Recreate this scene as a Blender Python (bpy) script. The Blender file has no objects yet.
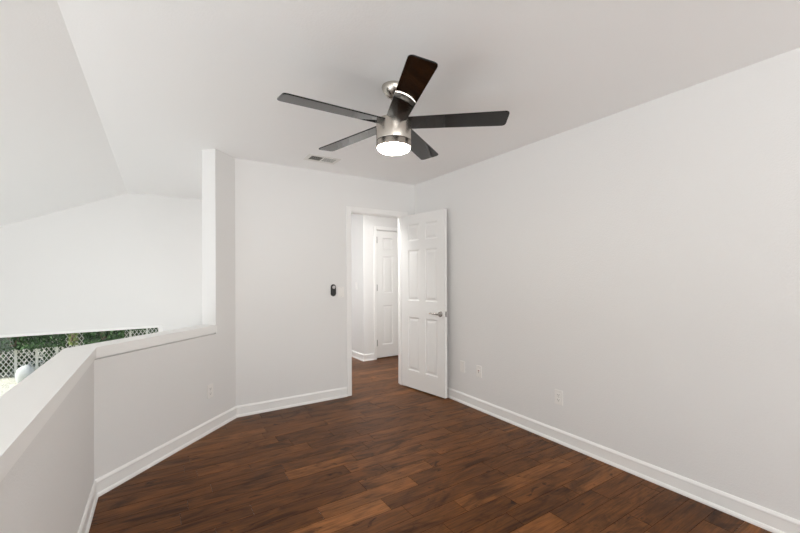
import bpy, bmesh, math, random
from mathutils import Vector, Matrix

random.seed(11)
S = bpy.context.scene
C = S.collection
PI = math.pi

# ------------------------------------------------------------------ camera
cam_d = bpy.data.cameras.new('camera')
cam = bpy.data.objects.new('camera', cam_d)
C.objects.link(cam)
YAW = 0.5671
cam.matrix_world = (Matrix.Translation((0, 0, 1.335)) @ Matrix.Rotation(-YAW, 4, 'Z')
                    @ Matrix.Rotation(PI / 2, 4, 'X') @ Matrix.Rotation(-0.004, 4, 'Z'))
cam_d.sensor_width = 36
cam_d.lens = 379.66 / 800 * 36
cam_d.shift_y = 9.59 / 800
cam_d.clip_start = 0.02
S.camera = cam

# ------------------------------------------------------------------ world, sun, daylight, exposure
world = bpy.data.worlds.new('world')
S.world = world
world.use_nodes = True
wn = world.node_tree.nodes
wl = world.node_tree.links
bg = wn['Background']
sky = wn.new('ShaderNodeTexSky')
sky.sky_type = 'NISHITA'
sky.sun_disc = False
sky.sun_elevation = math.radians(55)
sky.sun_rotation = math.radians(80)
wl.new(sky.outputs['Color'], bg.inputs['Color'])
bg.inputs['Strength'].default_value = 0.17

sun_d = bpy.data.lights.new('sun', 'SUN')
sun_d.energy = 6.5
sun_d.angle = math.radians(1)
sun_d.color = (1.0, 0.975, 0.93)
sun = bpy.data.objects.new('sun', sun_d)
C.objects.link(sun)
sun.rotation_euler = Vector((0.74, 0.20, -0.64)).to_track_quat('-Z', 'Y').to_euler()


def area(name, loc, direction, sx, sy, power, color=(1, 1, 1)):
    d = bpy.data.lights.new(name, 'AREA')
    d.shape = 'RECTANGLE'
    d.size = sx
    d.size_y = sy
    d.energy = power
    d.color = color
    o = bpy.data.objects.new(name, d)
    C.objects.link(o)
    o.location = loc
    o.rotation_euler = Vector(direction).to_track_quat('-Z', 'Y').to_euler()
    return o


# daylight standing in the openings: the bedroom's window behind the camera, the tall windows of the
# open stair hall on the left; stair-end and landing fills are added, unseen
area('daylight_bedroom', (1.25, -3.26, 1.10), (0, 1, 0), 2.1, 2.0, 54, (1.0, 0.99, 0.97))
area('daylight_stairwell', (-3.55, 0.1, -0.05), (1, 0, 0), 5.6, 1.8, 98, (0.965, 0.985, 1.0))
area('fill_stairwell_end', (-1.2, -3.2, 1.2), (0.6, 0.8, 0.1), 0.9, 0.9, 38, (1.0, 0.985, 0.96))  # added fill in a made-up gable opening, brightens ceiling and right wall
area('fill_landing', (1.7, 7.5, 1.3), (0, -1, 0), 1.4, 1.5, 13, (0.96, 0.985, 1.0))  # added fill in front of the solid end wall, no window there
area('fill_landing_top', (2.0, 4.28, 2.42), (0, 0, -1), 1.2, 0.45, 26, (1.0, 0.98, 0.95))  # added overhead fill for the landing, stands for no known fixture

S.view_settings.view_transform = 'Standard'
S.view_settings.look = 'None'
S.view_settings.gamma = 1
S.view_settings.use_curve_mapping = False
S.view_settings.exposure = 0.23
S.cycles.max_bounces = 16
S.cycles.diffuse_bounces = 10
S.cycles.sample_clamp_indirect = 8


# ------------------------------------------------------------------ materials
def mat(name, color, rough=0.5, metal=0.0, **kw):
    m = bpy.data.materials.new(name)
    m.use_nodes = True
    b = m.node_tree.nodes['Principled BSDF']
    b.inputs['Base Color'].default_value = (*color, 1)
    b.inputs['Roughness'].default_value = rough
    b.inputs['Metallic'].default_value = metal
    for k, v in kw.items():
        b.inputs[k.replace('_', ' ')].default_value = v
    return m


def bump_noise(m, scale, strength, dist=0.002, detail=2.0, tint=0.0):
    """fine noise relief (and a faint tone variation) in object space"""
    n, l = m.node_tree.nodes, m.node_tree.links
    b = n['Principled BSDF']
    tc = n.new('ShaderNodeTexCoord')
    t = n.new('ShaderNodeTexNoise')
    t.inputs['Scale'].default_value = scale
    t.inputs['Detail'].default_value = detail
    bp = n.new('ShaderNodeBump')
    bp.inputs['Strength'].default_value = strength
    bp.inputs['Distance'].default_value = dist
    l.new(tc.outputs['Object'], t.inputs['Vector'])
    l.new(t.outputs['Fac'], bp.inputs['Height'])
    l.new(bp.outputs['Normal'], b.inputs['Normal'])
    if tint:
        base = b.inputs['Base Color'].default_value[:]
        t2 = n.new('ShaderNodeTexNoise')
        t2.inputs['Scale'].default_value = scale * 0.4
        l.new(tc.outputs['Object'], t2.inputs['Vector'])
        mx = n.new('ShaderNodeMix')
        mx.data_type = 'RGBA'
        mx.inputs[6].default_value = tuple(c * (1 - tint) for c in base[:3]) + (1,)
        mx.inputs[7].default_value = tuple(min(1, c * (1 + tint)) for c in base[:3]) + (1,)
        l.new(t2.outputs['Fac'], mx.inputs[0])
        l.new(mx.outputs[2], b.inputs['Base Color'])
    return m


M = {}
M['wall'] = bump_noise(mat('wall_paint', (0.80, 0.80, 0.795), 0.65), 130, 0.4, 0.003)
M['ceiling'] = bump_noise(mat('ceiling_paint', (0.92, 0.92, 0.917), 0.75), 90, 0.22, 0.003)
M['trim'] = bump_noise(mat('trim_paint', (0.89, 0.89, 0.88), 0.35), 40, 0.03)
M['door'] = bump_noise(mat('door_paint', (0.84, 0.84, 0.83), 0.38), 60, 0.04)
M['plastic'] = bump_noise(mat('switch_plastic', (0.86, 0.85, 0.83), 0.35), 30, 0.01)
M['slot'] = mat('socket_slot', (0.03, 0.03, 0.03), 0.6)
M['screw'] = mat('screw_steel', (0.6, 0.6, 0.58), 0.35, 1.0)
M['nickel'] = mat('brushed_nickel', (0.54, 0.50, 0.45), 0.26, 1.0, Anisotropic=0.6)
M['chrome'] = bump_noise(mat('satin_chrome', (0.46, 0.44, 0.42), 0.27, 1.0), 60, 0.01)
M['hinge'] = mat('hinge_steel', (0.36, 0.36, 0.35), 0.4, 1.0)
M['seam'] = mat('seam_dark', (0.05, 0.045, 0.04), 0.5)
M['blade'] = bump_noise(mat('gloss_black_blade', (0.0035, 0.0028, 0.0024), 0.04, 0.0, Specular_IOR_Level=0.48), 25, 0.006)
M['remote'] = bump_noise(mat('remote_black', (0.012, 0.012, 0.013), 0.35), 60, 0.02)
M['remote_pad'] = mat('remote_pad_grey', (0.55, 0.55, 0.55), 0.4)
M['vent'] = bump_noise(mat('vent_enamel', (0.80, 0.79, 0.76), 0.4), 40, 0.02)
M['duct'] = mat('duct_shade', (0.20, 0.20, 0.18), 0.8)
M['jack'] = mat('jack_red', (0.30, 0.06, 0.05), 0.5)
M['lens'] = mat('frosted_lens', (0.95, 0.93, 0.9), 0.4)
M['lens'].node_tree.nodes['Principled BSDF'].inputs['Emission Color'].default_value = (1.0, 0.89, 0.76, 1)
M['lens'].node_tree.nodes['Principled BSDF'].inputs['Emission Strength'].default_value = 54.0
M['carpet'] = bump_noise(mat('stairwell_floor', (0.50, 0.49, 0.47), 0.9), 150, 0.3)
M['gravel'] = bump_noise(mat('gravel', (0.74, 0.67, 0.56), 0.95), 28, 1.0, 0.05, 6.0, tint=0.45)
M['boulder'] = bump_noise(mat('boulder_stone', (0.52, 0.52, 0.50), 0.8), 12, 0.4, 0.02, 5, tint=0.08)
M['fence'] = bump_noise(mat('fence_pale_wood', (0.80, 0.78, 0.72), 0.8), 50, 0.15)
M['leaf'] = bump_noise(mat('leaf_dark_green', (0.065, 0.125, 0.045), 0.55, Specular_IOR_Level=0.15), 9, 0.1, tint=0.6)
M['leaf_light'] = bump_noise(mat('leaf_yellow_green', (0.17, 0.22, 0.05), 0.55), 9, 0.1, tint=0.5)
M['stem'] = bump_noise(mat('shrub_stem', (0.16, 0.11, 0.07), 0.9), 30, 0.3)
M['flower'] = mat('flower_orange', (0.62, 0.25, 0.06), 0.6)
M['groove'] = mat('plank_groove', (0.020, 0.008, 0.004), 0.95, Specular_IOR_Level=0.0)
M['slab'] = mat('floor_slab', (0.55, 0.53, 0.5), 0.9)

# thin window glass
g = bpy.data.materials.new('window_glass')
g.use_nodes = True
gn, gl = g.node_tree.nodes, g.node_tree.links
gn.remove(gn['Principled BSDF'])
tr = gn.new('ShaderNodeBsdfTransparent')
tr.inputs['Color'].default_value = (0.93, 0.95, 0.94, 1)
gs = gn.new('ShaderNodeBsdfGlossy')
gs.inputs['Roughness'].default_value = 0.02
fr = gn.new('ShaderNodeFresnel')
fr.inputs['IOR'].default_value = 1.25
mx = gn.new('ShaderNodeMixShader')
gl.new(fr.outputs[0], mx.inputs[0])
gl.new(tr.outputs[0], mx.inputs[1])
gl.new(gs.outputs[0], mx.inputs[2])
gl.new(mx.outputs[0], gn['Material Output'].inputs['Surface'])
M['glass'] = g


def floor_material():
    m = bpy.data.materials.new('hardwood_planks')
    m.use_nodes = True
    n, l = m.node_tree.nodes, m.node_tree.links
    b = n['Principled BSDF']
    at = n.new('ShaderNodeAttribute')
    at.attribute_name = 'plank'
    sep = n.new('ShaderNodeSeparateColor')
    l.new(at.outputs['Color'], sep.inputs[0])
    tc = n.new('ShaderNodeTexCoord')
    off = n.new('ShaderNodeVectorMath')
    off.operation = 'MULTIPLY_ADD'
    off.inputs[1].default_value = (37, 53, 19)
    l.new(at.outputs['Color'], off.inputs[0])
    l.new(tc.outputs['Object'], off.inputs[2])

    def noise(sc, scale, detail, rough=0.55, dist=0.0):
        mp = n.new('ShaderNodeMapping')
        mp.inputs['Scale'].default_value = sc
        l.new(off.outputs[0], mp.inputs['Vector'])
        t = n.new('ShaderNodeTexNoise')
        t.inputs['Scale'].default_value = scale
        t.inputs['Detail'].default_value = detail
        t.inputs['Roughness'].default_value = rough
        t.inputs['Distortion'].default_value = dist
        l.new(mp.outputs[0], t.inputs['Vector'])
        return t.outputs['Fac']

    def ramp(src, stops):
        r = n.new('ShaderNodeValToRGB')
        els = r.color_ramp.elements
        while len(els) < len(stops):
            els.new(0.5)
        for e, (p, c) in zip(els, stops):
            e.position = p
            e.color = (*c, 1) if len(c) == 3 else c
        l.new(src, r.inputs[0])
        return r.outputs[0]

    def mul(a, bb, fac=1.0):
        x = n.new('ShaderNodeMix')
        x.data_type = 'RGBA'
        x.blend_type = 'MULTIPLY'
        x.inputs[0].default_value = fac
        l.new(a, x.inputs[6])
        l.new(bb, x.inputs[7])
        return x.outputs[2]

    base = ramp(sep.outputs[0], [(0.0, (0.100, 0.038, 0.0115)), (0.4, (0.148, 0.058, 0.0180)),
                                 (0.75, (0.190, 0.077, 0.0245)), (1.0, (0.245, 0.103, 0.035))])
    grain = ramp(noise((1.2, 26, 1), 4.0, 8.0, 0.65, 0.6), [(0.30, (0.50,) * 3), (0.5, (0.95,) * 3), (0.72, (1.30,) * 3)])
    blot = ramp(noise((1.3, 4.5, 1), 2.2, 4.0, 0.6, 1.0), [(0.33, (0.42, 0.39, 0.38)), (0.48, (1, 1, 1)), (0.66, (1.45, 1.4, 1.3))])
    knot = ramp(noise((5, 11, 1), 1.6, 3.0, 0.5, 1.2), [(0.27, (0.28, 0.26, 0.25)), (0.36, (1, 1, 1))])
    col = mul(mul(mul(base, grain), blot), knot)
    l.new(col, b.inputs['Base Color'])
    b.inputs['Specular IOR Level'].default_value = 0.11
    rr = n.new('ShaderNodeMapRange')
    rr.inputs['To Min'].default_value = 0.26
    rr.inputs['To Max'].default_value = 0.40
    l.new(noise((1.5, 12, 1), 5.0, 4.0), rr.inputs['Value'])
    l.new(rr.outputs[0], b.inputs['Roughness'])
    bp = n.new('ShaderNodeBump')
    bp.inputs['Strength'].default_value = 0.35
    bp.inputs['Distance'].default_value = 0.002
    l.new(noise((2.2, 14, 1), 4.0, 5.0, 0.6, 0.4), bp.inputs['Height'])
    l.new(bp.outputs['Normal'], b.inputs['Normal'])
    return m


M['floor'] = floor_material()


# ------------------------------------------------------------------ mesh helpers
def link(name, bm, m, parent=None, kind=None, smooth=None, loc=None):
    bmesh.ops.recalc_face_normals(bm, faces=bm.faces)
    me = bpy.data.meshes.new(name)
    bm.to_mesh(me)
    bm.free()
    o = bpy.data.objects.new(name, me)
    C.objects.link(o)
    for mm in (m if isinstance(m, (list, tuple)) else [m]):
        me.materials.append(mm)
    if smooth is not None:
        for p in me.polygons:
            p.use_smooth = True
        me.set_sharp_from_angle(angle=math.radians(smooth))
    if parent:
        o.parent = parent
    if kind:
        o['kind'] = kind
    if loc:
        o.location = loc
    return o


def struct(name, bm, m, parent=None, smooth=None):
    return link(name, bm, m, parent, None if parent else 'structure', smooth)


def thing(name, label, cat, loc=(0, 0, 0), rotz=0.0, group=None):
    o = bpy.data.objects.new(name, None)
    o.empty_display_size = 0.05
    C.objects.link(o)
    o.location = loc
    o.rotation_euler = (0, 0, rotz)
    o['label'] = label
    o['category'] = cat
    if group:
        o['group'] = group
    return o


def BM():
    return bmesh.new()


def box(bm, x0, x1, y0, y1, z0, z1, bevel=0.0, mi=0):
    vs = [bm.verts.new(p) for p in ((x0, y0, z0), (x1, y0, z0), (x1, y1, z0), (x0, y1, z0),
                                    (x0, y0, z1), (x1, y0, z1), (x1, y1, z1), (x0, y1, z1))]
    fs = [bm.faces.new([vs[i] for i in f]) for f in ((0, 3, 2, 1), (4, 5, 6, 7), (0, 1, 5, 4), (1, 2, 6, 5), (2, 3, 7, 6), (3, 0, 4, 7))]
    for f in fs:
        f.material_index = mi
    if bevel:
        es = list({e for f in fs for e in f.edges})
        r = bmesh.ops.bevel(bm, geom=es, offset=bevel, segments=2, profile=0.5, affect='EDGES')
        for f in r['faces']:
            f.material_index = mi
    return bm


def prism(bm, pts, z0, z1, bevel=0.0):
    """vertical prism over a plan polygon"""
    lo = [bm.verts.new((x, y, z0)) for x, y in pts]
    hi = [bm.verts.new((x, y, z1)) for x, y in pts]
    fs = [bm.faces.new(lo[::-1]), bm.faces.new(hi)]
    k = len(pts)
    for i in range(k):
        fs.append(bm.faces.new((lo[i], lo[(i + 1) % k], hi[(i + 1) % k], hi[i])))
    if bevel:
        es = list({e for f in fs for e in f.edges})
        bmesh.ops.bevel(bm, geom=es, offset=bevel, segments=3, profile=0.5, affect='EDGES')
    return bm


def prism_xz(bm, pts, y0, y1):
    a = [bm.verts.new((x, y0, z)) for x, z in pts]
    b = [bm.verts.new((x, y1, z)) for x, z in pts]
    k = len(pts)
    bm.faces.new(a)
    bm.faces.new(b[::-1])
    for i in range(k):
        bm.faces.new((a[i], b[i], b[(i + 1) % k], a[(i + 1) % k]))
    return bm


def lathe(bm, prof, n=64, center=(0, 0, 0), mi=0):
    """profile (r, z) turned round a vertical axis; r = 0 closes to a point"""
    cx, cy, cz = center
    rings = []
    for r, z in prof:
        if r < 1e-6:
            rings.append([bm.verts.new((cx, cy, cz + z))])
        else:
            rings.append([bm.verts.new((cx + r * math.cos(2 * PI * i / n), cy + r * math.sin(2 * PI * i / n), cz + z)) for i in range(n)])
    for a, b in zip(rings, rings[1:]):
        for i in range(n):
            j = (i + 1) % n
            if len(a) == 1 and len(b) == 1:
                continue
            if len(a) == 1:
                f = bm.faces.new((a[0], b[j], b[i]))
            elif len(b) == 1:
                f = bm.faces.new((a[i], a[j], b[0]))
            else:
                f = bm.faces.new((a[i], a[j], b[j], b[i]))
            f.material_index = mi
    return bm


def tube(bm, pts, radii, n=12):
    """round bar through points with a radius at each"""
    pts = [Vector(p) for p in pts]
    if not isinstance(radii, (list, tuple)):
        radii = [radii] * len(pts)
    rings = []
    up = Vector((0, 0, 1))
    for i, p in enumerate(pts):
        t = (pts[min(i + 1, len(pts) - 1)] - pts[max(i - 1, 0)]).normalized()
        ref = up if abs(t.dot(up)) < 0.95 else Vector((1, 0, 0))
        a = t.cross(ref).normalized()
        b = t.cross(a).normalized()
        rings.append([bm.verts.new(p + (a * math.cos(2 * PI * k / n) + b * math.sin(2 * PI * k / n)) * radii[i]) for k in range(n)])
    for r0, r1 in zip(rings, rings[1:]):
        for k in range(n):
            bm.faces.new((r0[k], r0[(k + 1) % n], r1[(k + 1) % n], r1[k]))
    bm.faces.new(rings[0][::-1])
    bm.faces.new(rings[-1])
    return bm


def sweep(bm, prof, path, i, left=True):
    """profile (out, z) along segment i of a plan path, mitred against its neighbours"""
    P = [Vector((x, y)) for x, y in path]

    def nrm(k):
        d = (P[k + 1] - P[k]).normalized()
        return Vector((-d.y, d.x)) if left else Vector((d.y, -d.x))

    def mit(k):
        if k == 0:
            return nrm(0)
        if k == len(P) - 1:
            return nrm(k - 1)
        a, b = nrm(k - 1), nrm(k)
        return (a + b) / (1 + a.dot(b))

    rings = []
    for k in (i, i + 1):
        m_ = mit(k)
        rings.append([bm.verts.new((P[k].x + m_.x * o, P[k].y + m_.y * o, z)) for o, z in prof])
    n = len(prof)
    for a in range(n):
        bm.faces.new((rings[0][a], rings[0][(a + 1) % n], rings[1][(a + 1) % n], rings[1][a]))
    bm.faces.new(rings[0][::-1])
    bm.faces.new(rings[1])
    return bm


# ------------------------------------------------------------------ the shell
XR, YB, H = 2.697, 3.886, 2.465          # right wall, back wall, ceiling
XL = -0.331                              # left half wall, room face
WT = 0.138                               # half-wall thickness
YF = -3.30                               # wall behind the camera
YFAR = 6.25                              # far wall of the stair hall
DX0, DX1, DTOP = 1.822, 2.527, 2.062     # doorway in the back wall
Q = math.sqrt(0.5)
K45 = 3.268
A0 = (XL, XL + K45)                         # the two bends of the clipped corner
A1 = (YB - K45, YB)
JX = (0.428, 0.428 + K45)                      # where the clipped wall stops being full height


# floor: every plank a raised face with its own tone
def floor_mesh():
    bm = BM()
    lay = bm.loops.layers.color.new('plank')
    W = 0.125
    row0 = -32
    fixed = {0: [(-0.2, None), (0.30, 0.30), (1.19, 0.42)],
             1: [(0.22, 0.35), (1.122, 0.95), (1.95, 0.22)],
             2: [(0.767, 0.2), (1.40, 0.86), (2.3, 0.30)],
             3: [(0.25, 0.5), (1.095, 0.18), (1.62, 0.82)],
             4: [(0.45, 0.22), (1.32, 0.35), (2.5, 0.66)],
             5: [(0.1, 0.4), (1.101, 0.15), (1.75, 0.75)]}

    def plank(x0, x1, y0, y1, tone):
        e, d = 0.0009, 0.0020
        col = (tone, random.random(), random.random(), 1)
        o = [bm.verts.new(p) for p in ((x0, y0, -d), (x1, y0, -d), (x1, y1, -d), (x0, y1, -d))]
        t = [bm.verts.new(p) for p in ((x0 + e, y0 + e, 0), (x1 - e, y0 + e, 0), (x1 - e, y1 - e, 0), (x0 + e, y1 - e, 0))]
        fs = [bm.faces.new(t)]
        for k in range(4):
            fs.append(bm.faces.new((o[k], o[(k + 1) % 4], t[(k + 1) % 4], t[k])))
        for f in fs:
            f.material_index = 0 if f is fs[0] else 1
            for lp in f.loops:
                lp[lay] = col

    for r in range(-42, 50):
        y0 = 1.735 + W * r
        y1 = y0 + W
        if y1 < YF - 0.1 or y0 > 7.7:
            continue
        xa, xb = (-0.42, XR + 0.06) if y0 < 3.98 else (0.70, 4.1)
        rr = random.Random(r * 7 + 3)
        x = xa - rr.uniform(0, 0.6)
        for xe, tone in fixed.get(r, []):
            while tone is not None and x < xe - 1e-3:
                nx = xe if xe - x < 1.1 else x + rr.uniform(0.4, 0.9)
                tn = tone if nx == xe else rr.betavariate(2.0, 2.4)
                if nx > xa:
                    plank(max(x, xa), nx, y0, y1, tn)
                x = nx
        while x < xb:
            nx = x + rr.uniform(0.32, 1.15)
            if nx > xa:
                plank(max(x, xa), min(nx, xb), y0, y1, rr.betavariate(2.0, 2.4))
            x = nx
    # the clipped corner: planks stop under the clipped half wall
    bmesh.ops.bisect_plane(bm, geom=bm.verts[:] + bm.edges[:] + bm.faces[:], plane_co=(XL - 0.06, 2.946 + 0.06, 0),
                           plane_no=(-Q, Q, 0), clear_outer=False)
    kill = [f for f in bm.faces if (f.calc_center_median().y - f.calc_center_median().x) > 3.397 + 1e-4 and f.calc_center_median().y < 3.985]
    bmesh.ops.delete(bm, geom=kill, context='FACES')
    return bm


fl = struct('floor', floor_mesh(), [M['floor'], M['groove']])
sb = BM()
prism(sb, [(-0.42, YF - 0.1), (2.76, YF - 0.1), (2.76, 3.985), (4.1, 3.985), (4.1, 7.7), (0.70, 7.7), (0.70, 4.08), (-0.42, 2.96)], -0.25, -0.0016)
link('floor_slab', sb, M['slab'], fl)

# walls
b = BM(); box(b, XR, XR + 0.12, YF - 0.12, YB + 0.115, 0, H); struct('wall_right', b, M['wall'])
b = BM()
box(b, A1[0], DX0, YB, YB + 0.115, 0, H)
box(b, DX1, XR, YB, YB + 0.115, 0, H)
box(b, DX0, DX1, YB, YB + 0.115, DTOP, H)
struct('wall_back', b, M['wall'])
# clipped corner: half wall, then a full-height stub that meets the back wall
o45 = (JX[0] - WT * Q, JX[1] + WT * Q)
lo = K45 + WT / Q                                       # outer line y - x
b = BM()
prism(b, [A0, JX, o45, (XL - WT, XL - WT + lo)], 0, 0.834)
struct('wall_corner', b, M['wall'])
b = BM()
prism(b, [JX, A1, (A1[0], YB + 0.115), (YB + 0.115 - lo, YB + 0.115), o45], 0, H)
struct('wall_corner_end', b, M['wall'])
b = BM()
prism(b, [(XL, YF), A0, (XL - WT, XL - WT + lo), (XL - WT, YF)], 0, 0.834)
struct('wall_left', b, M['wall'])
# recess added between drywall and cap, shaped to give the cap's shadow line
rv = 0.018
kr = K45 + rv / Q
b = BM()
prism(b, [(XL - rv, YF), (XL - rv, XL - rv + kr), (JX[0] - rv * Q, JX[1] + rv * Q), (o45[0] + rv * Q, o45[1] - rv * Q),
          (XL - WT + rv, XL - WT + rv + lo - rv / Q), (XL - WT + rv, YF)], 0.834, 0.847)
struct('shadow_gap', b, M['wall'])
# cap on the half walls: one mitred board with its overhang
ci, co = XL + 0.012, XL - WT - 0.010
li, lo2 = K45 - 0.012 / Q, lo + 0.010 / Q
js = JX[0] + JX[1]
ji = ((js - li) / 2, (js + li) / 2)
jo = ((js - lo2) / 2, (js + lo2) / 2)
b = BM()
prism(b, [(ci, YF), (ci, ci + li), ji, jo, (co, co + lo2), (co, YF)], 0.847, 0.910)
bmesh.ops.bevel(b, geom=[e for e in b.edges if min(v.co.z for v in e.verts) > 0.9], offset=0.003, segments=2, affect='EDGES')
struct('trim_1', b, M['trim'])

# wall behind the camera with the bedroom window
b = BM()
box(b, XL - WT, 0.15, YF - 0.12, YF, 0, H)
box(b, 2.35, XR, YF - 0.12, YF, 0, H)
box(b, 0.15, 2.35, YF - 0.12, YF, 0, 0.08)
box(b, 0.15, 2.35, YF - 0.12, YF, 2.15, H)
struct('wall_front', b, M['wall'])

# stair hall: slope of the ceiling, far wall with its window, outer wall
SL = 0.441
XO = -3.65


def zs(x):
    return H - SL * (-0.345 - x)


b = BM(); prism(b, [(XL - 0.014, YF - 0.12), (4.1, YF - 0.12), (4.1, 7.7), (XL - 0.014, 7.7)], H, H + 0.15); struct('ceiling', b, M['ceiling'])
b = BM()
prism_xz(b, [(-0.345, H), (-0.345, H + 0.15), (XO - 0.15, zs(XO - 0.15) + 0.15), (XO - 0.15, zs(XO - 0.15))], YF - 0.12, YFAR + 0.15)
struct('ceiling_slope', b, M['ceiling'])
WX0, WX1, WZ0, WZ1 = -3.1, 0.052, -0.72, 0.668
b = BM()
prism_xz(b, [(XO, WZ1), (0.76, WZ1), (0.76, H), (-0.345, H), (XO, zs(XO))], YFAR, YFAR + 0.15)
box(b, WX1, 0.76, YFAR, YFAR + 0.15, -1.7, WZ1)
box(b, XO, WX0, YFAR, YFAR + 0.15, -1.7, WZ1)
box(b, WX0, WX1, YFAR, YFAR + 0.15, -1.7, WZ0)
struct('wall_far', b, M['wall'])
b = BM()
ztop = zs(XO)
box(b, XO - 0.15, XO, YF - 0.12, YFAR + 0.15, -1.7, -1.1)
box(b, XO - 0.15, XO, YF - 0.12, YFAR + 0.15, 0.9, ztop - 0.07)
for y0, y1 in ((YF - 0.12, -2.8), (1.3, 1.6), (5.7, YFAR + 0.15)):
    box(b, XO - 0.15, XO, y0, y1, -1.1, 0.9)
struct('wall_outer', b, M['wall'])
b = BM()
box(b, XO, XL - WT, YF - 0.12, YF, -1.7, 0.70)
box(b, -0.70, XL - WT, YF - 0.12, YF, 0.70, 1.70)
prism_xz(b, [(XO, 0.70), (-1.70, 0.70), (-1.70, 1.70), (-0.70, 1.70), (XL - WT, 1.70), (XL - WT, zs(XL - WT)), (XO, zs(XO))], YF - 0.12, YF)
struct('wall_stairwell', b, M['wall'])  # high opening is made up to pass the stair-end fill
b = BM(); box(b, XO - 0.15, 0.7, YF - 0.12, YFAR + 0.15, -1.85, -1.7); struct('floor_lower', b, M['carpet'])

# window in the far wall
wf = BM()
fr_t = 0.034
box(wf, WX0, WX1, YFAR - 0.012, YFAR + 0.10, WZ1 - fr_t, WZ1, 0.003)
box(wf, WX0, WX1, YFAR - 0.012, YFAR + 0.10, WZ0, WZ0 + 0.06, 0.003)
box(wf, WX1 - 0.055, WX1, YFAR - 0.012, YFAR + 0.10, WZ0 + 0.06, WZ1 - fr_t, 0.003)
box(wf, WX0, WX0 + 0.055, YFAR - 0.012, YFAR + 0.10, WZ0 + 0.06, WZ1 - fr_t, 0.003)
win = struct('window_1', wf, M['trim'])
b = BM(); box(b, WX0 + 0.055, WX1 - 0.055, YFAR + 0.06, YFAR + 0.066, WZ0 + 0.06, WZ1 - fr_t); link('pane', b, M['glass'], win)

# landing beyond the door
HY, HX = 5.345, 2.722
KX0, KX1, KTOP = 2.955, 3.675, 2.085
b = BM()
box(b, HX, KX0, HY, HY + 0.12, 0, H)
box(b, KX1, 4.1, HY, HY + 0.12, 0, H)
box(b, KX0, KX1, HY, HY + 0.12, KTOP, H)
struct('wall_landing', b, M['wall'])
b = BM(); box(b, HX, HX + 0.12, HY + 0.12, 7.58, 0, H); struct('wall_landing_side', b, M['wall'])
b = BM(); box(b, 4.0, 4.1, YB + 0.115, HY, 0, H); struct('wall_landing_right', b, M['wall'])
b = BM(); box(b, XR + 0.12, 4.1, YB, YB + 0.115, 0, H); struct('wall_landing_front', b, M['wall'])
b = BM(); box(b, 4.0, 4.1, HY + 0.12, 7.58, 0, H); struct('light_block_closet', b, M['wall'])  # unseen wall added to keep light out of the gap under door_2
b = BM(); box(b, 0.70, 4.1, 7.58, 7.7, 0, H); struct('wall_landing_end', b, M['wall'])
b = BM(); box(b, 0.64, 0.76, YB + 0.14, YFAR, -1.7, 0.90); struct('wall_landing_rail', b, M['wall'])
b = BM(); box(b, 0.64, 0.76, YFAR + 0.15, 7.58, -1.7, H); struct('wall_landing_left', b, M['wall'])

# baseboards
BP = [(0.0, 0.0), (0.020, 0.0), (0.020, 0.010), (0.0145, 0.021), (0.0105, 0.023), (0.0105, 0.082), (0.0125, 0.086), (0.0115, 0.093), (0.004, 0.106), (0.0, 0.106)]
path = [(XL, YF), A0, A1, (1.765, YB)]
for i, nm in enumerate(('left', 'corner', 'back')):
    b = BM(); sweep(b, BP, path, i, left=False); struct('baseboard_' + nm, b, M['trim'])
path2 = [(2.592, YB), (XR, YB), (XR, YF)]
b = BM(); sweep(b, BP, path2, 0, left=False); struct('baseboard_back_stub', b, M['trim'])
b = BM(); sweep(b, BP, path2, 1, left=False); struct('baseboard_right', b, M['trim'])
path3 = [(HX, 7.58), (HX, HY), (KX0 - 0.055, HY)]
b = BM(); sweep(b, BP, path3, 0, left=False); struct('baseboard_landing_side', b, M['trim'])
b = BM(); sweep(b, BP, path3, 1, left=False); struct('baseboard_landing', b, M['trim'])


# door casings and jambs
def casing(name, x0, x1, top, yface, depth, w=0.055, t=0.013, ycl=None):
    """flat casing round an opening on the face at yface (towards -y), with the jamb lining behind"""
    b = BM()
    box(b, x0 - w, x0 + 0.001, yface - t, yface, 0, top + w, 0.004)
    box(b, x1 - 0.001, x1 + w, yface - t, yface, 0, top + w, 0.004)
    box(b, x0 + 0.001, x1 - 0.001, yface - t, yface, top - 0.001, top + w, 0.004)
    o = struct(name, b, M['trim'])
    b = BM()
    box(b, x0 - 0.0005, x0 + 0.006, yface - 0.001, yface + depth + 0.004, 0, top)
    box(b, x1 - 0.006, x1 + 0.0005, yface - 0.001, yface + depth + 0.004, 0, top)
    box(b, x0 + 0.006, x1 - 0.006, yface - 0.001, yface + depth + 0.004, top - 0.006, top)
    if ycl:
        box(b, x0 + 0.006, x0 + 0.016, ycl, ycl + 0.03, 0, top - 0.006)
        box(b, x1 - 0.016, x1 - 0.006, ycl, ycl + 0.03, 0, top - 0.006)
    link('jamb', b, M['trim'], o)
    return o


cs = casing('trim_2', DX0, DX1, DTOP, YB, 0.115, ycl=YB + 0.045)
b = BM(); box(b, DX0 + 0.0055, DX0 + 0.0075, YB + 0.004, YB + 0.038, 0.88, 0.945, 0.0005); link('strike_plate', b, M['chrome'], cs)
casing('trim_3', KX0, KX1, KTOP, HY, 0.12, w=0.05)


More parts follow.
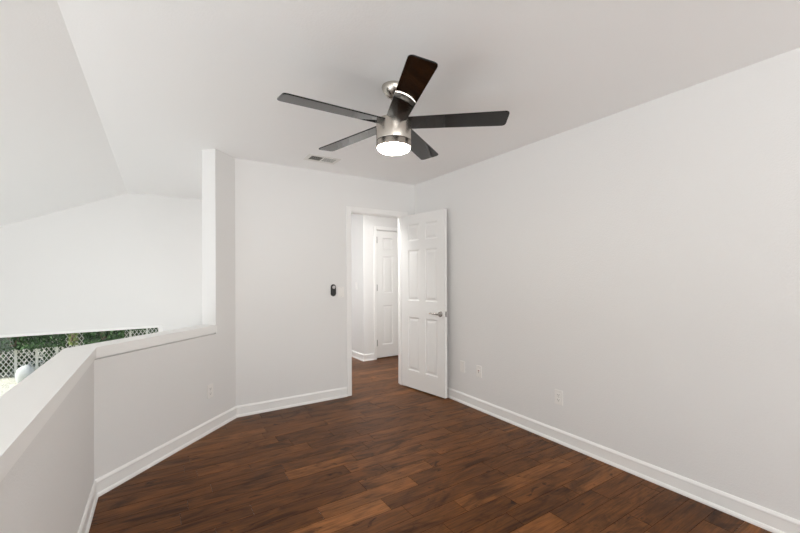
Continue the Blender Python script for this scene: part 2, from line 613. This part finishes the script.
# ------------------------------------------------------------------ doors
def door_slab(w, h, t=0.035):
    """six-panel moulded slab: x 0..w from the hinge, y -t..0 (y = -t is face A), z 0..h"""
    bm = BM()
    st, mu = 0.112, 0.10
    pw = (w - 2 * st - mu) / 2
    cols = [(st, st + pw), (st + pw + mu, w - st)]
    rows = [(0.205 / 2.04 * h, 0.835 / 2.04 * h), (1.03 / 2.04 * h, 1.625 / 2.04 * h), (1.735 / 2.04 * h, 1.925 / 2.04 * h)]
    xs = sorted({0, w, *[c for q in cols for c in q]})
    zz = sorted({0, h, *[c for q in rows for c in q]})
    for y, s in ((-t, 1), (0, -1)):
        grid = {(i, k): bm.verts.new((x, y, z)) for i, x in enumerate(xs) for k, z in enumerate(zz)}
        for i in range(len(xs) - 1):
            for k in range(len(zz) - 1):
                q = [grid[i, k], grid[i + 1, k], grid[i + 1, k + 1], grid[i, k + 1]]
                if (xs[i], xs[i + 1]) in cols and (zz[k], zz[k + 1]) in rows:
                    ring = q
                    for ins, dep in ((0.004, 0.006), (0.013, 0.0095), (0.022, 0.0095), (0.042, 0.003)):
                        nr = [bm.verts.new((x, y + s * dep, z)) for x, z in (
                            (xs[i] + ins, zz[k] + ins), (xs[i + 1] - ins, zz[k] + ins), (xs[i + 1] - ins, zz[k + 1] - ins), (xs[i] + ins, zz[k + 1] - ins))]
                        for a in range(4):
                            bm.faces.new((ring[a], ring[(a + 1) % 4], nr[(a + 1) % 4], nr[a]))
                        ring = nr
                    bm.faces.new(ring)
                else:
                    bm.faces.new(q)
        if s == 1:
            front = grid
        else:
            back = grid
    nx, nz = len(xs) - 1, len(zz) - 1
    for k in range(nz):
        for i in (0, nx):
            bm.faces.new((front[i, k], front[i, k + 1], back[i, k + 1], back[i, k]))
    for i in range(nx):
        for k in (0, nz):
            bm.faces.new((front[i, k], front[i + 1, k], back[i + 1, k], back[i, k]))
    return bm


# the open door: hinge edge at the right jamb, face towards the camera is its landing side
F0 = Vector((2.500, 3.884))
ang = math.radians(8.6)
dw, dh = 0.700, 2.045
d1 = struct('door_1', door_slab(dw, dh), M['door'])
# local x runs from the hinge to the free edge (-Y turned towards +X), local -y must face -X
d1.location = (F0.x + 0.035 * math.cos(ang), F0.y + 0.035 * math.sin(ang), 0.014)
d1.rotation_euler = (0, 0, -PI / 2 + ang)
hz = 0.905
hx_ = dw - 0.066
b = BM()
n = 32
for y0, y1, r in ((-0.035, -0.044, 0.032), (-0.044, -0.047, 0.026)):
    pass
prof = [(0.0, -0.048), (0.024, -0.0475), (0.030, -0.044), (0.032, -0.039), (0.032, -0.035), (0.0, -0.035)]
rings = []
for r, y in prof:
    rings.append([b.verts.new((hx_ + r * math.cos(2 * PI * i / n), y, hz + r * math.sin(2 * PI * i / n))) for i in range(n)] if r else [b.verts.new((hx_, y, hz))])
for q0, q1 in zip(rings, rings[1:]):
    for i in range(n):
        j = (i + 1) % n
        if len(q0) == 1:
            b.faces.new((q0[0], q1[i], q1[j]))
        elif len(q1) == 1:
            b.faces.new((q0[i], q0[j], q1[0]))
        else:
            b.faces.new((q0[i], q0[j], q1[j], q1[i]))
hd = link('door_handle', b, M['chrome'], d1, smooth=40)
b = BM()
tube(b, [(hx_, -0.046, hz), (hx_, -0.062, hz), (hx_ - 0.004, -0.074, hz), (hx_ - 0.018, -0.082, hz + 0.002), (hx_ - 0.045, -0.085, hz + 0.004),
         (hx_ - 0.075, -0.085, hz + 0.001), (hx_ - 0.100, -0.083, hz + 0.006), (hx_ - 0.118, -0.080, hz + 0.004), (hx_ - 0.126, -0.078, hz - 0.004)],
     [0.011, 0.011, 0.011, 0.0105, 0.0095, 0.0085, 0.0078, 0.007, 0.005], 16)
link('lever', b, M['chrome'], hd, smooth=60)
b = BM(); box(b, dw - 0.0005, dw + 0.0012, -0.030, -0.005, hz - 0.029, hz + 0.029, 0.0004); lp = link('latch_plate', b, M['chrome'], d1)
b = BM(); box(b, dw + 0.001, dw + 0.009, -0.023, -0.012, hz - 0.008, hz + 0.008, 0.002); link('latch_bolt', b, M['chrome'], lp)


def hinge(x, y, z, hh, parent):
    b = BM()
    tube(b, [(x, y, z - hh / 2), (x, y, z + hh / 2)], 0.006, 12)
    tube(b, [(x, y, z + hh / 2), (x, y, z + hh / 2 + 0.005)], 0.0045, 12)
    box(b, x - 0.004, x + 0.016, y + 0.003, y + 0.0055, z - hh / 2, z + hh / 2)
    return link('hinge', b, M['hinge'], parent, smooth=40)


for z in (0.20, 1.02, 1.86):
    hinge(-0.004, 0.004, z, 0.09, d1)

# closed closet door across the landing, hinged on its left
d2 = struct('door_2', door_slab(KX1 - KX0 - 0.018, 2.055), M['door'])
d2.location = (KX0 + 0.009, HY + 0.045, 0.018)
for z in (0.24, 1.13, 1.90):
    hinge(-0.001, -0.0395, z, 0.10, d2)

# ------------------------------------------------------------------ ceiling fan
FX, FY = 1.186, 1.926
FS, FDZ = 1.04, 0.045
fan = thing('ceiling_fan', 'five-blade black and brushed nickel ceiling fan with its lamp lit', 'ceiling fan', (FX, FY, H))
b = BM()
lathe(b, [(0.0, -0.0005), (0.068, -0.0005), (0.070, -0.005), (0.069, -0.012), (0.064, -0.028), (0.054, -0.046), (0.041, -0.061), (0.027, -0.072), (0.021, -0.075), (0.017, -0.076), (0.0, -0.076)])
link('canopy', b, M['nickel'], fan, smooth=35)
b = BM()
tube(b, [(0, 0, -0.070), (0, 0, -0.175)], 0.0125, 24)
link('downrod', b, M['nickel'], fan, smooth=40)
b = BM()
lathe(b, [(0.0, -0.196), (0.024, -0.196), (0.028, -0.205), (0.040, -0.219), (0.085, -0.2275), (0.0995, -0.2295), (0.103, -0.233), (0.1035, -0.240),
          (0.1035, -0.3425), (0.1025, -0.3445), (0.1000, -0.3445), (0.0, -0.3445)], 96)
hub = link('motor_housing', b, M['nickel'], fan, smooth=30, loc=(0, 0, -0.013 * FS + FDZ))
b = BM()
lathe(b, [(0.0, -0.3440), (0.1018, -0.3440), (0.1018, -0.3490), (0.0, -0.3490)], 96)
link('seam', b, M['seam'], hub)
b = BM()
lathe(b, [(0.0, -0.349), (0.1025, -0.349), (0.1035, -0.351), (0.1035, -0.3815), (0.1015, -0.3835), (0.0985, -0.3835), (0.0985, -0.376), (0.0, -0.376)], 96)
lk = link('light_ring', b, M['nickel'], fan, smooth=30, loc=(0, 0, -0.013 * FS + FDZ))
b = BM()
lathe(b, [(0.098, -0.378), (0.098, -0.3835)] + [(0.098 * math.cos(a), -0.3835 - 0.030 * math.sin(a)) for a in [PI / 2 * k / 12 for k in range(1, 12)]] + [(0.0, -0.4135)], 96)
link('light_lens', b, M['lens'], lk, smooth=60)


def blade_mesh():
    """flat glossy board along +x, rounded tip corners, thin edge"""
    bm = BM()
    r0, r1 = 0.085, 0.640
    w0, w1 = 0.056, 0.066
    pts = [(r0, -w0), (r1 - 0.020, -w1)]
    for k in range(1, 7):
        a = -PI / 2 + PI / 2 * k / 6
        pts.append((r1 - 0.020 + 0.020 * math.cos(a), -w1 + 0.020 + 0.020 * math.sin(a)))
    for k in range(0, 7):
        a = PI / 2 * k / 6
        pts.append((r1 - 0.020 - 0.004 + 0.020 * math.cos(a), w1 - 0.020 + 0.020 * math.sin(a)))
    pts.append((r0, w0))
    prism(bm, pts, -0.0035, 0.0035)
    bmesh.ops.bevel(bm, geom=[e for e in bm.edges if abs(e.verts[0].co.z - e.verts[1].co.z) < 1e-6], offset=0.0012, segments=2, affect='EDGES')
    return bm


ZB = (2.203 - H) * FS + FDZ + 0.006
PITCH = math.radians(9.5)
bm0 = blade_mesh()
first = link('blade', bm0, M['blade'], fan, smooth=30)
bk = BM()
box(bk, 0.080, 0.128, -0.040, 0.040, 0.0036, 0.0075, 0.001)
br0 = link('blade_bracket', bk, M['blade'], first)
for i in range(5):
    if i == 0:
        o = first
    else:
        o = first.copy()
        C.objects.link(o)
        o.parent = fan
        c = br0.copy()
        C.objects.link(c)
        c.parent = o
    a = math.radians(33.7 + 72 * i)
    o.matrix_basis = Matrix.Translation((0, 0, ZB)) @ Matrix.Rotation(math.radians(-1.2), 4, (math.cos(YAW), -math.sin(YAW), 0)) @ Matrix.Rotation(a, 4, 'Z') @ Matrix.Rotation(-PITCH, 4, 'X')

for me in {o.data for nm in ('motor_housing', 'seam', 'light_ring', 'light_lens', 'blade', 'blade_bracket') for o in [bpy.data.objects[nm]]}:
    me.transform(Matrix.Diagonal((1, 1, FS, 1)) if me.name.split('.')[0] in ('motor_housing', 'seam', 'light_ring', 'light_lens') else Matrix.Scale(FS, 4))

# ------------------------------------------------------------------ ceiling air register
vent = thing('air_vent', 'small white two-way air register in the ceiling near the back wall', 'vent', (1.336, 3.484, H))
VW, VD = 0.315, 0.190
iw, idp = 0.122, 0.062
b = BM()
zf = -0.006
box(b, -VW / 2, VW / 2, -VD / 2, -idp, zf, -0.0004, 0.002)
box(b, -VW / 2, VW / 2, idp, VD / 2, zf, -0.0004, 0.002)
box(b, -VW / 2, -iw, -idp, idp, zf, -0.0004, 0.002)
box(b, iw, VW / 2, -idp, idp, zf, -0.0004, 0.002)
box(b, -0.006, 0.006, -idp, idp, zf, -0.0004, 0.001)
link('frame', b, M['vent'], vent)
b = BM(); box(b, -iw, iw, -idp, idp, -0.0012, -0.0004); link('duct_shadow_box', b, M['duct'], vent)  # dark sheet paints in the shade behind the slats
for side in (-1, 1):
    for k in range(7):
        b = BM()
        x = side * (0.018 + k * 0.0148)
        t = -0.0030 if side < 0 else 0.0008
        vs = [b.verts.new(p) for p in ((x - 0.0004 - t, -idp, -0.0018), (x + 0.0004 - t, -idp, -0.0018), (x + 0.0004 + t, -idp, -0.0068), (x - 0.0004 + t, -idp, -0.0068),
                                       (x - 0.0004 - t, idp, -0.0018), (x + 0.0004 - t, idp, -0.0018), (x + 0.0004 + t, idp, -0.0068), (x - 0.0004 + t, idp, -0.0068))]
        for f in ((0, 1, 2, 3), (7, 6, 5, 4), (0, 4, 5, 1), (1, 5, 6, 2), (2, 6, 7, 3), (3, 7, 4, 0)):
            b.faces.new([vs[i] for i in f])
        link('slat', b, M['vent'], vent)


# ------------------------------------------------------------------ wall plates (local: plate in xz, front towards -y)
def plate(parent, w=0.072, h=0.116):
    b = BM()
    box(b, -w / 2, w / 2, -0.0055, 0, -h / 2, h / 2, 0.002)
    return link('plate', b, M['plastic'], parent)


def screw(parent, x, z):
    b = BM()
    nn = 12
    r = [b.verts.new((x + 0.003 * math.cos(2 * PI * i / nn), -0.0064, z + 0.003 * math.sin(2 * PI * i / nn))) for i in range(nn)]
    r2 = [b.verts.new((x + 0.0032 * math.cos(2 * PI * i / nn), -0.0050, z + 0.0032 * math.sin(2 * PI * i / nn))) for i in range(nn)]
    b.faces.new(r)
    for i in range(nn):
        b.faces.new((r[i], r2[i], r2[(i + 1) % nn], r[(i + 1) % nn]))
    b.faces.new(r2[::-1])
    return link('screw', b, M['screw'], parent)


def socket(parent, z):
    b = BM()
    box(b, -0.0165, 0.0165, -0.0075, -0.004, z - 0.014, z + 0.014, 0.002)
    s = link('socket', b, M['plastic'], parent)
    b = BM()
    box(b, -0.0082, -0.0060, -0.0079, -0.0070, z - 0.002, z + 0.007)
    box(b, 0.0060, 0.0082, -0.0079, -0.0070, z - 0.002, z + 0.006)
    box(b, -0.0025, 0.0025, -0.0079, -0.0070, z - 0.010, z - 0.006)
    link('slots', b, M['slot'], s)


RW = PI / 2 * -1          # front (-y) turned to face -x


def outlet(name, label, loc, rz, kind, group=None):
    t = thing(name, label, 'outlet' if kind == 'duplex' else 'wall plate', loc, rz, group)
    plate(t)
    if kind == 'duplex':
        socket(t, 0.0195)
        socket(t, -0.0195)
        screw(t, 0, 0)
    elif kind == 'jack':
        b = BM(); box(b, -0.014, 0.014, -0.0085, -0.004, -0.016, 0.022, 0.002); j = link('jack_insert', b, M['plastic'], t)
        b = BM(); box(b, -0.007, 0.006, -0.0090, -0.0080, 0.002, 0.014); link('jack_port', b, M['jack'], j)
        b = BM(); box(b, -0.004, 0.004, -0.0090, -0.0080, -0.012, -0.006); link('jack_port', b, M['slot'], j)
        screw(t, 0, 0.048); screw(t, 0, -0.048)
    elif kind == 'blank':
        screw(t, 0, 0.042); screw(t, 0, -0.042)
    elif kind == 'rocker':
        b = BM()
        box(b, -0.0165, 0.0165, -0.0085, -0.004, -0.033, 0.033, 0.002)
        link('rocker', b, M['plastic'], t)
        screw(t, 0, 0.048); screw(t, 0, -0.048)
    return t


outlet('wall_plate', 'blank white wall plate low on the right wall, nearest the open door', (XR - 0.0003, 3.015, 0.382), RW, 'blank')
outlet('jack_plate', 'white jack plate with a dark red port, second plate from the door', (XR - 0.0003, 2.770, 0.381), RW, 'jack')
outlet('wall_outlet', 'white duplex outlet on the right wall, farthest from the door', (XR - 0.0003, 1.878, 0.362), RW, 'duplex')
ox = 0.372
outlet('wall_outlet', 'white duplex outlet on the angled wall below the ledge', (ox + 0.0002, ox + K45 - 0.0002, 0.352), PI / 4, 'duplex')
outlet('light_switch', 'white rocker switch plate between the black remote and the doorway', (1.701, YB - 0.0003, 1.162), 0, 'rocker')
outlet('light_switch', 'white rocker switch plate on the landing wall seen through the doorway', (HX - 0.0003, 5.585, 1.175), RW, 'rocker')

# fan remote in its wall cradle
rem = thing('fan_remote', 'black pill-shaped remote with a pale round pad on the back wall', 'remote control', (1.609, YB - 0.0003, 1.183))


def pill(bm, w, h, y0, y1, bev=0.003, n=12, cz=0.0):
    r = w / 2
    pts = [(r * math.cos(a), cz + h / 2 - r + r * math.sin(a)) for a in [PI * k / n for k in range(n + 1)]]
    pts += [(r * math.cos(a), cz - h / 2 + r + r * math.sin(a)) for a in [PI + PI * k / n for k in range(n + 1)]]
    prism_xz(bm, pts, y0, y1)
    if bev:
        fe = [e for e in bm.edges if abs(e.verts[0].co.y - y0) < 1e-6 and abs(e.verts[1].co.y - y0) < 1e-6]
        bmesh.ops.bevel(bm, geom=fe, offset=bev, segments=3, affect='EDGES')
    return bm


b = BM(); pill(b, 0.056, 0.132, -0.010, 0.0, 0.002); link('cradle', b, M['remote'], rem, smooth=40)
b = BM(); pill(b, 0.050, 0.126, -0.022, -0.009, 0.004); rb = link('handset', b, M['remote'], rem, smooth=40)
b = BM(); pill(b, 0.036, 0.0361, -0.0238, -0.0215, 0.001, cz=0.034); link('round_pad', b, M['remote_pad'], rb, smooth=40)

# ------------------------------------------------------------------ yard seen through the low window
b = BM(); box(b, -9, 7, 6.45, 15.5, -1.0, -0.74); struct('ground', b, M['gravel'])
FYD = 11.0
fence = thing('lattice_fence', 'pale diamond lattice fence outside the low window, in front of dark greenery', 'fence', (0, FYD, -0.74))
b = BM()
d = 0.078
x0, x1, fh = -6.0, 2.2, 1.15
t = 0.0065
for sgn in (1, -1):
    k = -int(fh / d) - 2
    x = x0 - fh
    while x < x1 + fh:
        pa = [(x, 0.02), (x + fh * 0.62, fh)] if sgn > 0 else [(x + fh * 0.62, 0.02), (x, fh)]
        (xa, za), (xb, zb) = pa
        dv = Vector((xb - xa, zb - za)).normalized()
        nv = Vector((-dv.y, dv.x)) * t
        y = 0.004 * sgn
        vs = []
        for yy in (y - 0.004, y + 0.004):
            vs.append([b.verts.new((xx + ox_, yy, zz + oz_)) for xx, zz, ox_, oz_ in ((xa, za, nv.x, nv.y), (xb, zb, nv.x, nv.y), (xb, zb, -nv.x, -nv.y), (xa, za, -nv.x, -nv.y))])
        b.faces.new(vs[0]); b.faces.new(vs[1][::-1])
        for a in range(4):
            b.faces.new((vs[0][a], vs[0][(a + 1) % 4], vs[1][(a + 1) % 4], vs[1][a]))
        x += d
link('lattice', b, M['fence'], fence)
k = 0
x = -2.51 - 0.325 * 8
while x < 2.2:
    b = BM(); box(b, x - 0.022, x + 0.022, -0.035, -0.009, 0, fh + 0.03, 0.003); link('post', b, M['fence'], fence)
    x += 0.325
b = BM(); box(b, x0 - fh, x1 + fh, -0.03, 0.03, fh - 0.01, fh + 0.05, 0.004); link('top_rail', b, M['fence'], fence)


def shrub(name, label, loc, sx, sy, z0, z1, nleaf, m, size=0.06, group=None, seed=0, boxy=False):
    rr = random.Random(seed)
    t = thing(name, label, 'shrub', loc, 0, group)
    b = BM()
    for _ in range(nleaf):
        while True:
            p = Vector((rr.uniform(-1, 1), rr.uniform(-1, 1), rr.uniform(-1, 1)))
            if boxy or 0.25 < p.length < 1:
                break
        wob = 1.0 if boxy else 0.82 + 0.3 * math.sin(5.1 * p.x + seed) * math.cos(4.3 * p.z + 2 * seed)
        c = Vector((p.x * sx * wob, p.y * sy * wob, (z0 + z1) / 2 + p.z * (z1 - z0) / 2 * wob))
        nrm = Vector((rr.uniform(-1, 1), rr.uniform(-1, 1), rr.uniform(-0.4, 1))).normalized()
        u = nrm.cross(Vector((rr.uniform(-1, 1), rr.uniform(-1, 1), 0.3))).normalized()
        v = nrm.cross(u)
        s = size * rr.uniform(0.6, 1.35)
        q = [c - u * s, c + v * s * 0.42 - nrm * s * 0.08, c + u * s, c - v * s * 0.42 - nrm * s * 0.08]
        b.faces.new([b.verts.new(w_) for w_ in q])
    me_o = link('foliage', b, m, t)
    b = BM()
    for _ in range(7):
        a = rr.uniform(0, 2 * PI)
        zb_ = z0 + 0.08 if name == 'vine' else 0.0
        tube(b, [(0.05 * math.cos(a), 0.05 * math.sin(a), zb_), (sx * 0.3 * math.cos(a), sy * 0.3 * math.sin(a), z0 + (z1 - z0) * 0.35),
                 (sx * 0.6 * math.cos(a), sy * 0.6 * math.sin(a), z0 + (z1 - z0) * 0.7)], [0.022, 0.015, 0.006], 6)
    link('stem', b, M['stem'], t)
    return t


G = -0.74
HG = 'shrubs massed along the lattice fence'
for i, x in enumerate((-5.3, -4.1, -2.9, -1.7, -0.5, 0.7)):
    y, sx, z0, z1, n_, m_ = 11.75 + 0.06 * (i % 2), 0.55, 0.02, 1.95 + 0.1 * (i % 3), 3200, 'leaf'
    shrub('shrub', 'dark green leafy shrub massed behind the pale lattice fence', (x, y, G), sx, 0.55, z0, z1, n_, M[m_], 0.062, HG, seed=i + 1, boxy=True)
shrub('vine', 'dark green vine hanging over the fence top at the left end of the window', (-2.50, 10.78, G), 0.80, 0.10, 0.60, 1.5, 4600, M['leaf'], 0.045, None, 21, True)
shrub('vine', 'yellow-green vine spray over the lattice between two darker vines', (-1.555, 10.72, G), 0.07, 0.06, 0.62, 1.25, 260, M['leaf_light'], 0.04, None, 23, True)
shrub('vine', 'dark green vine over the lattice above the bend of the white ledge', (-1.02, 10.78, G), 0.36, 0.10, 0.60, 1.5, 2300, M['leaf'], 0.045, None, 22, True)
shrub('vine', 'green vine thinning out toward the right end of the low window', (-0.42, 10.78, G), 0.16, 0.09, 0.84, 1.4, 420, M['leaf'], 0.042, None, 24, True)

# pale boulder standing on the gravel before the fence
b = BM()
bmesh.ops.create_icosphere(b, subdivisions=4, radius=1)
rr = random.Random(4)
for v in b.verts:
    c = v.co
    w_ = 1 + 0.06 * math.sin(3 * c.x + 1) * math.cos(2.6 * c.y) + 0.04 * math.sin(5 * c.z + 2 * c.x)
    v.co = Vector((c.x * 0.155 * w_, c.y * 0.15 * w_, max(c.z, -0.75) * 0.20 * w_ + 0.14))
bo = link('boulder', b, M['boulder'], None, smooth=60, loc=(-2.23, 10.35, G - 0.002))
bo['label'] = 'pale grey rounded boulder on the gravel before the lattice fence'
bo['category'] = 'boulder'
